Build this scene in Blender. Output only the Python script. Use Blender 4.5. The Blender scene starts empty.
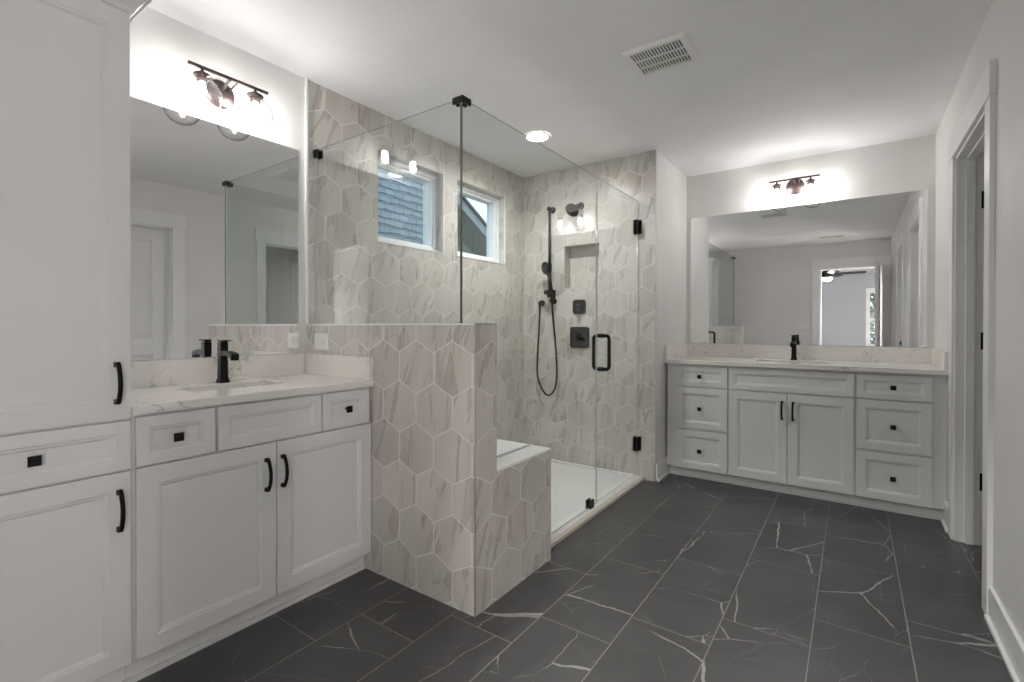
import bpy, bmesh, math, random
from mathutils import Vector, Matrix
random.seed(7)
SC = bpy.context.scene
COL = SC.collection
PI = math.pi

# ---------------------------------------------------------------- room sizes
W, D, DS, XS, H = 2.803, 4.312, 3.516, 1.1686, 2.44
YB = -0.338                       # wall behind the camera
KX, KY0, KY1, KZ = 1.146, 1.464, 1.605, 1.152   # half wall of the shower
GX, GY, GZ = 1.030, 1.519, 2.083   # planes and top of the shower glass

# ---------------------------------------------------------------- camera
def make_camera():
    yaw, pit, rol = math.radians(35.1811), math.radians(-0.3169), math.radians(0.0577)
    fw = Vector((-math.sin(yaw) * math.cos(pit), math.cos(yaw) * math.cos(pit), math.sin(pit)))
    rt = Vector((math.cos(yaw), math.sin(yaw), 0))
    up = rt.cross(fw)
    cx = rt * math.cos(rol) + up * math.sin(rol)
    cy = up * math.cos(rol) - rt * math.sin(rol)
    cam = bpy.data.cameras.new('camera')
    cam.sensor_width = 36
    cam.lens = 484.133 / 1024 * 36
    cam.shift_y = -11.27 / 1024
    cam.clip_start = 0.02
    o = bpy.data.objects.new('camera', cam)
    COL.objects.link(o)
    m = Matrix((cx, cy, -fw)).transposed().to_4x4()
    m.translation = (2.5854 * 0.9106, 0, 1.25 * 0.9106)
    o.matrix_world = m
    SC.camera = o
make_camera()

# ---------------------------------------------------------------- light and exposure
SC.view_settings.view_transform = 'Standard'
SC.view_settings.look = 'None'
SC.view_settings.exposure = 2.14
SC.view_settings.gamma = 1.0
SC.view_settings.use_curve_mapping = False
world = bpy.data.worlds.new('sky')
SC.world = world
world.use_nodes = True
wn = world.node_tree
bgn = wn.nodes['Background']
bgn.inputs['Color'].default_value = (0.66, 0.83, 1.0, 1)
bgn.inputs['Strength'].default_value = 0.5
BULB_POWER = 50
CAN_POWER = 2.6
FILL_LAMP_POWER = 18.5  # each added bedroom floor lamp, unseen fill through the entry doorway
FILL_CEILING_POWER = 28.0  # added bedroom ceiling fixture, unseen fill for floor and far vanity
SC.cycles.max_bounces = 16
SC.cycles.diffuse_bounces = 10
SC.cycles.glossy_bounces = 6
SC.cycles.transparent_max_bounces = 24
SC.cycles.sample_clamp_indirect = 8.0

# ---------------------------------------------------------------- node helpers
class NT:
    def __init__(s, name):
        s.m = bpy.data.materials.new(name); s.m.use_nodes = True
        s.t = s.m.node_tree; s.b = s.t.nodes['Principled BSDF']
    def n(s, kind, **kw):
        x = s.t.nodes.new(kind)
        for k, v in kw.items(): setattr(x, k, v)
        return x
    def link(s, a, b): s.t.links.new(a, b)
    def put(s, sock, v):
        if isinstance(v, bpy.types.NodeSocket): s.link(v, sock)
        else: sock.default_value = v
    def math(s, op, a, b=None, c=None):
        x = s.n('ShaderNodeMath', operation=op)
        s.put(x.inputs[0], a)
        if b is not None: s.put(x.inputs[1], b)
        if c is not None: s.put(x.inputs[2], c)
        return x.outputs[0]
    def mix(s, f, a, b):
        x = s.n('ShaderNodeMix', data_type='RGBA')
        s.put(x.inputs['Factor'], f); s.put(x.inputs[6], a); s.put(x.inputs[7], b)
        return x.outputs[2]
    def mixf(s, f, a, b):
        x = s.n('ShaderNodeMix', data_type='FLOAT')
        s.put(x.inputs['Factor'], f); s.put(x.inputs[2], a); s.put(x.inputs[3], b)
        return x.outputs[0]
    def ramp(s, v, lo, hi, a=0.0, b=1.0):
        x = s.n('ShaderNodeMapRange', interpolation_type='SMOOTHSTEP')
        s.put(x.inputs[0], v); x.inputs[1].default_value = lo; x.inputs[2].default_value = hi
        x.inputs[3].default_value = a; x.inputs[4].default_value = b
        return x.outputs[0]
    def xyz(s, a, b, c):
        x = s.n('ShaderNodeCombineXYZ'); s.put(x.inputs[0], a); s.put(x.inputs[1], b); s.put(x.inputs[2], c)
        return x.outputs[0]
    def noise(s, vec, scale, detail=4, rough=.55, dist=0.0):
        x = s.n('ShaderNodeTexNoise'); s.put(x.inputs['Vector'], vec)
        x.inputs['Scale'].default_value = scale; x.inputs['Detail'].default_value = detail
        x.inputs['Roughness'].default_value = rough; x.inputs['Distortion'].default_value = dist
        return x.outputs['Fac']
    def pos(s):
        g = s.n('ShaderNodeNewGeometry'); sp = s.n('ShaderNodeSeparateXYZ'); s.link(g.outputs['Position'], sp.inputs[0])
        return g, sp.outputs
    def bump(s, h, strength, dist):
        x = s.n('ShaderNodeBump'); s.put(x.inputs['Height'], h)
        x.inputs['Strength'].default_value = strength; x.inputs['Distance'].default_value = dist
        s.link(x.outputs[0], s.b.inputs['Normal'])

def C(r, g, b): return (r, g, b, 1)

def plain(name, col, rough=.5, metal=0.0, spec=.5, coat=0.0):
    t = NT(name)
    t.b.inputs['Base Color'].default_value = C(*col); t.b.inputs['Roughness'].default_value = rough
    t.b.inputs['Metallic'].default_value = metal; t.b.inputs['Specular IOR Level'].default_value = spec
    t.b.inputs['Coat Weight'].default_value = coat
    return t.m

def paint(name, col, rough, amp=.02):
    t = NT(name); g, p = t.pos()
    n = t.noise(g.outputs['Position'], 3.0, 3)
    f = t.ramp(n, .3, .7)
    lo = C(*[c * (1 - amp) for c in col]); hi = C(*[min(1, c * (1 + amp)) for c in col])
    t.link(t.mix(f, lo, hi), t.b.inputs['Base Color'])
    t.b.inputs['Roughness'].default_value = rough
    n2 = t.noise(g.outputs['Position'], 260, 2)
    t.bump(n2, .06, .002)
    return t.m

def hex_tile():
    t = NT('hex_marble_tile'); g, p = t.pos()
    nx = t.n('ShaderNodeSeparateXYZ'); t.link(g.outputs['True Normal'], nx.inputs[0])
    isx = t.math('GREATER_THAN', t.math('ABSOLUTE', nx.outputs[0]), .5)
    onleft = t.math('LESS_THAN', p[0], .5); onend = t.math('GREATER_THAN', p[1], 3.0)
    h = t.mixf(isx, t.math('SUBTRACT', p[0], t.mixf(onend, .608, .853)), t.math('SUBTRACT', p[1], t.mixf(onleft, 1.573, 1.676)))
    z = t.math('SUBTRACT', p[2], t.mixf(isx, t.mixf(onend, .9665, .262), t.mixf(onleft, .9665, 1.323)))
    w, a, b = .209, .1148, .0622
    dy = a + b
    def cell(hh, zz):
        u = t.math('ADD', t.math('DIVIDE', hh, w), .5); v = t.math('ADD', t.math('DIVIDE', zz, 2 * dy), .5)
        iu = t.math('FLOOR', u); iv = t.math('FLOOR', v)
        pu = t.math('MULTIPLY', t.math('ABSOLUTE', t.math('SUBTRACT', t.math('SUBTRACT', u, iu), .5)), w)
        pv = t.math('MULTIPLY', t.math('ABSOLUTE', t.math('SUBTRACT', t.math('SUBTRACT', v, iv), .5)), 2 * dy)
        d1 = t.math('SUBTRACT', w / 2, pu)
        m = (a - b) / (w / 2); cs = 1 / math.sqrt(1 + m * m)
        d2 = t.math('MULTIPLY', t.math('SUBTRACT', t.math('SUBTRACT', a, pv), t.math('MULTIPLY', pu, m)), cs)
        return t.math('MINIMUM', d1, d2), iu, iv
    dA, iuA, ivA = cell(h, z)
    dB, iuB, ivB = cell(t.math('ADD', h, w / 2), t.math('ADD', z, dy))
    sel = t.math('GREATER_THAN', dB, dA)
    d = t.math('MAXIMUM', dA, dB)
    iu = t.mixf(sel, iuA, t.math('ADD', iuB, 37.3)); iv = t.mixf(sel, ivA, t.math('ADD', ivB, 11.7))
    wn_ = t.n('ShaderNodeTexWhiteNoise', noise_dimensions='3D')
    t.link(t.xyz(iu, iv, isx), wn_.inputs['Vector'])
    sp = t.n('ShaderNodeSeparateColor'); t.link(wn_.outputs['Color'], sp.inputs[0])
    r1, r2, r3 = sp.outputs
    # streaks that run steeply and lean a little, shifted at random from tile to tile
    lean = t.math('MULTIPLY', t.math('ADD', r1, .0), .45)
    uu = t.math('SUBTRACT', h, t.math('MULTIPLY', z, lean))
    vec = t.xyz(t.math('ADD', t.math('MULTIPLY', uu, 16), t.math('MULTIPLY', r2, 90)),
                t.math('ADD', t.math('MULTIPLY', z, 3.2), t.math('MULTIPLY', r3, 90)), t.math('MULTIPLY', r1, 50))
    s1 = t.noise(vec, 1.0, 5, .62, .7)
    streak = t.ramp(s1, .53, .72)
    vein = t.math('MULTIPLY', t.ramp(t.math('ABSOLUTE', t.math('SUBTRACT', s1, .59)), .0, .030, 1, 0), t.ramp(t.noise(vec, .7, 2), .36, .56))
    cloud = t.noise(vec, .35, 3)
    base = t.mix(t.ramp(cloud, .3, .7), C(.525, .497, .455), C(.625, .598, .56))
    base = t.mix(t.math('MULTIPLY', streak, .72), base, C(.355, .315, .28))
    base = t.mix(t.math('MULTIPLY', vein, .65), base, C(.28, .235, .205))
    tone = t.math('ADD', .94, t.math('MULTIPLY', r2, .12))
    hsv = t.n('ShaderNodeHueSaturation'); t.link(base, hsv.inputs['Color']); t.link(tone, hsv.inputs['Value'])
    grout = t.ramp(d, .0014, .0025, 1, 0)
    t.link(t.mix(grout, hsv.outputs[0], C(.81, .785, .745)), t.b.inputs['Base Color'])
    t.link(t.mixf(grout, .30, .8), t.b.inputs['Roughness'])
    t.bump(t.ramp(d, .001, .004), .35, .001)
    return t.m

def floor_tile():
    t = NT('dark_marble_floor_tile'); g, p = t.pos()
    L, Wd = .600, .2935
    cu = t.math('DIVIDE', t.math('SUBTRACT', p[0], 1.353), Wd)
    ic = t.math('FLOOR', cu)
    yy = t.math('SUBTRACT', t.math('SUBTRACT', p[1], 1.62), t.math('MULTIPLY', ic, .2))
    cv = t.math('DIVIDE', yy, L); ir = t.math('FLOOR', cv)
    fu = t.math('SUBTRACT', cu, ic); fv = t.math('SUBTRACT', cv, ir)
    du = t.math('MULTIPLY', t.math('SUBTRACT', .5, t.math('ABSOLUTE', t.math('SUBTRACT', fu, .5))), Wd)
    dv = t.math('MULTIPLY', t.math('SUBTRACT', .5, t.math('ABSOLUTE', t.math('SUBTRACT', fv, .5))), L)
    d = t.math('MINIMUM', du, dv)
    wn_ = t.n('ShaderNodeTexWhiteNoise', noise_dimensions='3D'); t.link(t.xyz(ic, ir, 3.0), wn_.inputs['Vector'])
    sp = t.n('ShaderNodeSeparateColor'); t.link(wn_.outputs['Color'], sp.inputs[0])
    r1, r2, r3 = sp.outputs
    vec = t.xyz(t.math('ADD', p[0], t.math('MULTIPLY', r1, 40)), t.math('ADD', p[1], t.math('MULTIPLY', r2, 40)), t.math('MULTIPLY', r3, 20))
    # long thin contour lines of a stretched noise, turned at random in every tile
    an = t.math('ADD', .35, t.math('MULTIPLY', r1, 1.3)); ca = t.math('COSINE', an); sa = t.math('SINE', an)
    ru = t.math('ADD', t.math('MULTIPLY', p[0], ca), t.math('MULTIPLY', p[1], sa))
    rv = t.math('SUBTRACT', t.math('MULTIPLY', p[1], ca), t.math('MULTIPLY', p[0], sa))
    def vein(su, sv, wid, mlo, mhi, off, dist):
        q = t.xyz(t.math('ADD', t.math('MULTIPLY', ru, su), t.math('MULTIPLY', r2, 60)), t.math('ADD', t.math('MULTIPLY', rv, sv), t.math('MULTIPLY', r3, 60)), off)
        nz = t.n('ShaderNodeTexNoise'); t.link(vec, nz.inputs['Vector']); nz.inputs['Scale'].default_value = 7; nz.inputs['Detail'].default_value = 6; nz.inputs['Roughness'].default_value = .6
        vm = t.n('ShaderNodeVectorMath', operation='MULTIPLY_ADD'); t.link(nz.outputs['Color'], vm.inputs[0])
        vm.inputs[1].default_value = (dist * su, dist * sv, 0); t.link(q, vm.inputs[2])
        vo = t.n('ShaderNodeTexVoronoi', feature='DISTANCE_TO_EDGE'); t.link(vm.outputs[0], vo.inputs['Vector']); vo.inputs['Scale'].default_value = 1
        mk = t.ramp(t.noise(q, 1.7, 3), mlo, mhi)
        w_ = t.math('MULTIPLY', mk, wid)
        return t.math('MULTIPLY', t.math('LESS_THAN', vo.outputs['Distance'], t.math('MINIMUM', w_, wid * .7)), t.math('ADD', .35, t.math('MULTIPLY', mk, .65)))
    v1 = vein(1.3, 3.2, .0070, .40, .60, 1.7, .05); v2 = vein(2.6, 5.6, .0065, .42, .66, 8.3, .04)
    cloud = t.noise(vec, 3.0, 4)
    base = t.mix(t.ramp(cloud, .3, .7), C(.062, .061, .062), C(.084, .083, .084))
    base = t.mix(t.math('MULTIPLY', v2, .40), base, C(.26, .255, .25))
    base = t.mix(t.math('MULTIPLY', v1, .75), base, C(.42, .41, .40))
    grout = t.ramp(d, .0012, .0024, 1, 0)
    t.link(t.mix(grout, base, C(.27, .265, .26)), t.b.inputs['Base Color'])
    t.link(t.mixf(grout, .36, .8), t.b.inputs['Roughness'])
    t.bump(t.ramp(d, .0008, .003), .3, .001)
    return t.m

def quartz(name='veined_quartz', warm=0.0):
    t = NT(name); g, p = t.pos()
    nz = t.n('ShaderNodeTexNoise'); t.link(g.outputs['Position'], nz.inputs['Vector']); nz.inputs['Scale'].default_value = 5; nz.inputs['Detail'].default_value = 6
    vm = t.n('ShaderNodeVectorMath', operation='MULTIPLY_ADD'); t.link(nz.outputs['Color'], vm.inputs[0])
    vm.inputs[1].default_value = (.28, .28, .28); t.link(g.outputs['Position'], vm.inputs[2])
    vo = t.n('ShaderNodeTexVoronoi', feature='DISTANCE_TO_EDGE'); t.link(vm.outputs[0], vo.inputs['Vector']); vo.inputs['Scale'].default_value = 13
    mk = t.ramp(t.noise(g.outputs['Position'], 4.2, 2), .52, .62)
    v = t.math('MULTIPLY', t.ramp(vo.outputs['Distance'], 0, .05, 1, 0), mk)
    cl = t.ramp(t.noise(vm.outputs[0], 4, 4), .45, .8)
    base = t.mix(t.math('MULTIPLY', cl, .30), C(.83, .80, .765), C(.70, .665, .63))
    t.link(t.mix(t.math('MULTIPLY', v, .6), base, C(.33, .325, .33)), t.b.inputs['Base Color'])
    t.b.inputs['Roughness'].default_value = .16
    return t.m

def thin_glass(name, tint, ior=1.5, rim=None):
    m = bpy.data.materials.new(name); m.use_nodes = True; t = m.node_tree; t.nodes.clear()
    o = t.nodes.new('ShaderNodeOutputMaterial'); mx = t.nodes.new('ShaderNodeMixShader')
    f0 = ((ior - 1) / (ior + 1)) ** 2
    lw = t.nodes.new('ShaderNodeLayerWeight'); pw = t.nodes.new('ShaderNodeMath'); pw.operation = 'POWER'; pw.inputs[1].default_value = 5
    fr = t.nodes.new('ShaderNodeMath'); fr.operation = 'MULTIPLY_ADD'; fr.inputs[1].default_value = 1 - f0; fr.inputs[2].default_value = f0
    t.links.new(lw.outputs['Facing'], pw.inputs[0]); t.links.new(pw.outputs[0], fr.inputs[0])
    tr = t.nodes.new('ShaderNodeBsdfTransparent'); tr.inputs[0].default_value = C(*tint)
    if rim is not None:                       # longer path through a curved wall of glass seen edge-on
        rm = t.nodes.new('ShaderNodeMix'); rm.data_type = 'RGBA'; rm.inputs[6].default_value = C(*tint); rm.inputs[7].default_value = C(*rim)
        rp = t.nodes.new('ShaderNodeMath'); rp.operation = 'POWER'; rp.inputs[1].default_value = 4
        lw2 = t.nodes.new('ShaderNodeLayerWeight'); t.links.new(lw2.outputs['Facing'], rp.inputs[0])
        t.links.new(rp.outputs[0], rm.inputs['Factor']); t.links.new(rm.outputs[2], tr.inputs[0])
    gl = t.nodes.new('ShaderNodeBsdfGlossy'); gl.inputs['Roughness'].default_value = 0.0
    t.links.new(fr.outputs[0], mx.inputs[0]); t.links.new(tr.outputs[0], mx.inputs[1]); t.links.new(gl.outputs[0], mx.inputs[2])
    t.links.new(mx.outputs[0], o.inputs[0])
    return m

def emit(name, col, strength):
    t = NT(name)
    t.b.inputs['Base Color'].default_value = C(*col)
    t.b.inputs['Emission Color'].default_value = C(*col); t.b.inputs['Emission Strength'].default_value = strength
    return t.m

def fill_cloth():  # cloth drum of the added fill lamps
    m = bpy.data.materials.new('fill_shade_cloth'); m.use_nodes = True; t = m.node_tree; t.nodes.clear()
    o = t.nodes.new('ShaderNodeOutputMaterial'); mx = t.nodes.new('ShaderNodeMixShader'); mx.inputs[0].default_value = .72
    a = t.nodes.new('ShaderNodeBsdfDiffuse'); a.inputs[0].default_value = C(.9, .9, .88); b = t.nodes.new('ShaderNodeBsdfTransparent'); b.inputs[0].default_value = C(.95, .95, .95)
    t.links.new(a.outputs[0], mx.inputs[1]); t.links.new(b.outputs[0], mx.inputs[2]); t.links.new(mx.outputs[0], o.inputs[0])
    return m

def leafy():
    t = NT('tree_leaves'); g, p = t.pos()
    n = t.noise(g.outputs['Position'], 5, 3)
    t.link(t.mix(n, C(.02, .06, .02), C(.10, .20, .07)), t.b.inputs['Base Color'])
    return t.m

def siding_mat(name, c1, c2, sc):
    t = NT(name); g, p = t.pos()
    b = t.n('ShaderNodeTexBrick'); t.link(t.xyz(p[1], p[2], 0.0), b.inputs['Vector'])
    b.inputs['Color1'].default_value = C(*c1); b.inputs['Color2'].default_value = C(*c2); b.inputs['Mortar'].default_value = C(*[c * .55 for c in c1])
    b.inputs['Scale'].default_value = 1; b.inputs['Brick Width'].default_value = sc; b.inputs['Row Height'].default_value = .106; b.inputs['Mortar Size'].default_value = .006
    t.link(b.outputs[0], t.b.inputs['Base Color']); t.b.inputs['Roughness'].default_value = .85
    return t.m

M = dict(
    wall=paint('wall_paint', (.77, .76, .745), .6), ceil=paint('ceiling_paint', (.86, .86, .865), .8),
    trim=paint('trim_paint', (.83, .83, .83), .35, .01), cab=paint('cabinet_paint', (.755, .755, .76), .38, .01),
    hex=hex_tile(), floor=floor_tile(), quartz=quartz(),
    black=plain('matte_black_metal', (.012, .012, .013), .35, .6), bronze=plain('brushed_bronze', (.095, .072, .068), .42, .85),
    chrome=plain('polished_chrome', (.8, .8, .8), .12, 1.0), mirror=plain('mirror_silver', (.94, .945, .945), .0, 1.0),
    porcelain=plain('white_porcelain', (.82, .81, .79), .15), pan=plain('white_acrylic', (.84, .84, .83), .28),
    plastic=plain('white_plastic', (.80, .80, .78), .35), dark=plain('dark_recess', (.05, .05, .05), .8),
    edge=plain('tile_edge_metal', (.55, .55, .55), .3, .9), threshold=paint('beige_stone', (.62, .56, .49), .35),
    glass=thin_glass('clear_shower_glass', (.935, .952, .944)), bulbglass=thin_glass('clear_globe_glass', (.98, .98, .98), 1.45, (.45, .44, .43)),
    gedge=plain('polished_glass_edge', (.46, .52, .50), .1, 0, .8), seal=plain('dark_corner_seal', (.09, .10, .10), .3),
    pane=thin_glass('window_glass', (.93, .95, .95)), vinyl=plain('white_vinyl', (.80, .82, .84), .4),
    bulb=emit('lit_bulb', (1.0, .98, .955), BULB_POWER), can=emit('lit_diffuser', (1.0, .95, .9), 20), fanlight=emit('lit_fan_bowl', (1, .96, .9), 9),
    fill_shade=fill_cloth(), leaf=leafy(), bark=plain('bark', (.12, .09, .07), .9), shingle=siding_mat('blue_grey_shingles', (.27, .30, .33), (.35, .375, .405), .17),
    lap=paint('grey_lap_siding', (.42, .43, .40), .8), rake=plain('grey_fascia', (.36, .37, .38), .7), roof=paint('roof_shingles', (.10, .10, .11), .9),
    carpet=paint('bedroom_carpet', (.26, .25, .24), .9), bedwall=paint('bedroom_paint', (.46, .47, .50), .6), grass=paint('lawn', (.10, .16, .06), .9),
)

# ---------------------------------------------------------------- mesh helpers
class MB:
    def __init__(s): s.v = []; s.f = []; s.sm = []
    def add(s, vs, fs, smooth=False):
        k = len(s.v); s.v += [Vector(x) for x in vs]; s.f += [[i + k for i in f] for f in fs]; s.sm += [smooth] * len(fs); return s
    def box(s, x0, x1, y0, y1, z0, z1):
        vs = [(x, y, z) for x in (x0, x1) for y in (y0, y1) for z in (z0, z1)]
        return s.add(vs, [(0, 1, 3, 2), (4, 6, 7, 5), (0, 4, 5, 1), (2, 3, 7, 6), (0, 2, 6, 4), (1, 5, 7, 3)])
    def ring_loft(s, rings, smooth=True, cap=True, closed=False):
        n = len(rings[0]); vs = [p for r in rings for p in r]; fs = []
        R = len(rings)
        for i in range(R if closed else R - 1):
            j = (i + 1) % R
            for k in range(n):
                l = (k + 1) % n; fs.append((i * n + k, i * n + l, j * n + l, j * n + k))
        k0 = len(s.v)
        s.add(vs, fs, smooth)
        if cap and not closed:
            s.f.append([k0 + k for k in range(n)][::-1]); s.sm.append(False)
            s.f.append([k0 + (R - 1) * n + k for k in range(n)]); s.sm.append(False)
        return s
    def frame_of(s, d):
        d = d.normalized(); a = Vector((0, 0, 1)) if abs(d.z) < .9 else Vector((1, 0, 0))
        u = d.cross(a).normalized(); return u, u.cross(d).normalized()
    def cyl(s, p0, p1, r, r1=None, n=24, smooth=True):
        p0, p1 = Vector(p0), Vector(p1); r1 = r if r1 is None else r1; u, v = s.frame_of(p1 - p0)
        mk = lambda p, q: [p + (u * math.cos(2 * PI * k / n) + v * math.sin(2 * PI * k / n)) * q for k in range(n)]
        return s.ring_loft([mk(p0, r), mk(p1, r1)], smooth)
    def lathe(s, base, axis, prof, n=32, smooth=True, cap=True):      # prof: (distance along axis, radius)
        b, d = Vector(base), Vector(axis).normalized(); u, v = s.frame_of(d)
        rings = [[b + d * t + (u * math.cos(2 * PI * k / n) + v * math.sin(2 * PI * k / n)) * max(r, 1e-5) for k in range(n)] for t, r in prof]
        return s.ring_loft(rings, smooth, cap)
    def tube(s, pts, r, n=12, ry=None, side=None):                    # round or flattened sweep
        pts = [Vector(p) for p in pts]; rings = []
        u0 = None
        for i, p in enumerate(pts):
            d = (pts[min(i + 1, len(pts) - 1)] - pts[max(i - 1, 0)]).normalized()
            if side is not None: u = Vector(side); u = (u - d * u.dot(d)).normalized()
            elif u0 is None: u = s.frame_of(d)[0]
            else: u = (u0 - d * u0.dot(d)).normalized()
            u0 = u; v = d.cross(u)
            rings.append([p + u * math.cos(2 * PI * k / n) * r + v * math.sin(2 * PI * k / n) * (ry or r) for k in range(n)])
        return s.ring_loft(rings)
    def bar(s, pts, w, h, side):                                      # rectangular sweep
        pts = [Vector(p) for p in pts]; rings = []
        for i, p in enumerate(pts):
            d = (pts[min(i + 1, len(pts) - 1)] - pts[max(i - 1, 0)]).normalized()
            u = Vector(side); u = (u - d * u.dot(d)).normalized(); v = d.cross(u)
            rings.append([p + u * a * w / 2 + v * b * h / 2 for a, b in ((1, 1), (-1, 1), (-1, -1), (1, -1))])
        return s.ring_loft(rings, smooth=False)
    def prism(s, poly, a0, a1, axis):                                 # polygon extruded along axis (0,1,2)
        def P(q, t):
            c = list(q); c.insert(axis, t); return c
        n = len(poly)
        vs = [P(q, a0) for q in poly] + [P(q, a1) for q in poly]
        fs = [list(range(n))[::-1], list(range(n, 2 * n))] + [(k, (k + 1) % n, n + (k + 1) % n, n + k) for k in range(n)]
        return s.add(vs, fs)
    def rbox(s, c, half, r, normal, depth, seg=5):                    # rounded square plate
        c, nrm = Vector(c), Vector(normal).normalized(); u, v = s.frame_of(nrm)
        pts = []
        for q, (sx, sy) in enumerate(((1, 1), (-1, 1), (-1, -1), (1, -1))):
            for k in range(seg + 1):
                a = q * PI / 2 + k / seg * PI / 2
                pts.append((sx * (half[0] - r) + r * math.cos(a), sy * (half[1] - r) + r * math.sin(a)))
        mk = lambda sc, t: [c + u * x * sc + v * y * sc + nrm * t for x, y in pts]
        return s.ring_loft([mk(1, 0), mk(1, depth * .7), mk(.96, depth)], smooth=False)

def root_loc(p):
    l = Vector((0, 0, 0))
    while p is not None: l += p.location; p = p.parent
    return l

def obj(name, mb, mat, parent=None, bev=0.0, seg=2, label=None):
    me = bpy.data.meshes.new(name); off = root_loc(parent)
    me.from_pydata([v - off for v in mb.v], [], mb.f)
    for p, sm in zip(me.polygons, mb.sm): p.use_smooth = sm
    bm = bmesh.new(); bm.from_mesh(me); bmesh.ops.recalc_face_normals(bm, faces=bm.faces[:]); bm.to_mesh(me); bm.free()
    me.materials.append(mat)
    o = bpy.data.objects.new(name, me); COL.objects.link(o)
    if parent: o.parent = parent
    if bev:
        m = o.modifiers.new('bevel', 'BEVEL'); m.width = bev; m.segments = seg; m.limit_method = 'ANGLE'; m.angle_limit = math.radians(40)
    if label: o['label'] = label
    return o

def tag(o, label, cat, group=None):
    o['label'] = label; o['category'] = cat
    if group: o['group'] = group
    return o

def thing(name, loc, label, cat, group=None):
    o = bpy.data.objects.new(name, None); COL.objects.link(o); o.location = loc; o.empty_display_size = .05
    return tag(o, label, cat, group)

def struct(name, mb, mat, parent=None, bev=0.0, label=None):
    o = obj(name, mb, mat, parent, bev)
    if parent is None: o['kind'] = 'structure'
    if label: o['label'] = label
    return o

def B(*a): return MB().box(*a)

# ---------------------------------------------------------------- shell of the room
T = .115
CX1 = 3.75                      # closet depth to the right
BY = -6.0                       # far wall of the bedroom
struct('floor', B(-.12, CX1, YB - .06, D + .12, -.08, 0), M['floor'])
c = MB().box(-.12, CX1, YB - .12, D + .12, H, H + .1)
struct('ceiling', c, M['ceil'])

WIN = [(1.930, 2.503), (2.650, 3.232)]; WZ0, WZ1 = 1.657, 2.210
# left wall: painted part, then the tiled part with two window openings
struct('wall_left', B(-.15, 0, YB - .12, KY0, 0, H), M['wall'])
w = MB()
ys = [KY0, WIN[0][0], WIN[0][1], WIN[1][0], WIN[1][1], D + .12]
w.box(-.15, 0, ys[0], ys[5], 0, WZ0); w.box(-.15, 0, ys[0], ys[5], WZ1, H)
for i in (0, 2, 4): w.box(-.15, 0, ys[i], ys[i + 1], WZ0, WZ1)
struct('wall_left_tiled', w, M['hex'])
struct('trim_1', B(0, .012, KY0 - .011, KY0, KZ, H), M['trim'])
# shower end wall with the niche
NX0, NX1, NZ0, NZ1 = .405, .714, 1.455, 1.804
w = MB()
w.box(0, NX0, DS, DS + .10, 0, H); w.box(NX1, XS - .001, DS, DS + .10, 0, H)
w.box(NX0, NX1, DS, DS + .10, 0, NZ0); w.box(NX0, NX1, DS, DS + .10, NZ1, H)
w.box(0, XS - .001, DS + .10, DS + .11, 0, H)
struct('wall_niche', w, M['hex'])
struct('wall_return', MB().box(XS - .04, XS, DS + .004, D, 0, H), M['wall'])
struct('trim_2', B(XS - .006, XS, DS - .002, DS + .004, 0, H), M['edge'])
struct('wall_back', B(0, W + .12, D, D + .12, 0, H), M['wall'])
# right wall with a closed door and an open doorway
D1 = (1.13, 1.846); D2 = (2.706, 3.481); DZ = 2.045
w = MB()
w.box(W, W + T, YB - .12, D1[0], 0, H); w.box(W, W + T, D1[1], D2[0], 0, H); w.box(W, W + T, D2[1], D + .12, 0, H)
w.box(W, W + T, D1[0], D1[1], DZ, H); w.box(W, W + T, D2[0], D2[1], DZ, H)
struct('wall_right', w, M['wall'])
# wall behind the camera with the entry doorway
E0, E1 = 1.927, 2.700
w = MB()
w.box(0, E0, YB - T, YB, 0, H); w.box(E1, W, YB - T, YB, 0, H); w.box(E0, E1, YB - T, YB, DZ, H)
struct('wall_front', w, M['wall'])
# closet beyond the right doorway
w = MB(); w.box(CX1 - .1, CX1, .9, D + .12, 0, H); w.box(W + T, CX1, D, D + .12, 0, H); w.box(W + T, CX1, .8, .9, 0, H)
w.box(W + T, CX1, 2.20, 2.30, 0, H)
struct('wall_closet', w, M['wall'])
# bedroom beyond the entry
struct('floor_bedroom', B(-.6, 4.2, BY - .12, YB - .06, -.08, 0), M['carpet'])
struct('ceiling_bedroom', B(-.6, 4.2, BY - .12, YB - .12, H, H + .1), M['ceil'])
w = MB(); w.box(-.7, -.6, BY, YB - T, 0, H); w.box(4.1, 4.2, BY, YB - T, 0, H)
w.box(-.7, 0, YB - T, YB, 0, H); w.box(W + .0, 4.2, YB - T, YB - .01, 0, H)
BW = (2.655, 3.4, .70, 2.0)
w.box(-.7, BW[0], BY - .12, BY, 0, H); w.box(BW[1], 4.2, BY - .12, BY, 0, H)
w.box(BW[0], BW[1], BY - .12, BY, 0, BW[2]); w.box(BW[0], BW[1], BY - .12, BY, BW[3], H)
struct('wall_bedroom', w, M['bedwall'])

# baseboards
def baseboard(name, pts):
    """pts: (x0,y0,x1,y1, nx,ny) runs: board .135 high, .014 thick, with a shoe strip"""
    m = MB()
    for x0, y0, x1, y1, nx, ny in pts:
        for th, z1 in ((.014, .132), (.026, .018)):
            m.box(min(x0, x1, x0 + nx * th, x1 + nx * th), max(x0, x1, x0 + nx * th, x1 + nx * th),
                  min(y0, y1, y0 + ny * th, y1 + ny * th), max(y0, y1, y0 + ny * th, y1 + ny * th), 0, z1)
    return struct(name, m, M['trim'], bev=.003)
baseboard('baseboard_right', [(W, D1[1] + .105, W, D2[0] - .093, -1, 0), (W, D2[1] + .093, W, 3.79, -1, 0), (W, YB, W, D1[0] - .105, -1, 0)])
baseboard('baseboard_return', [(XS, DS + .002, XS, 3.79, 1, 0)])
baseboard('baseboard_front', [(.0, YB, E0 - .105, YB, 0, 1)])
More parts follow.
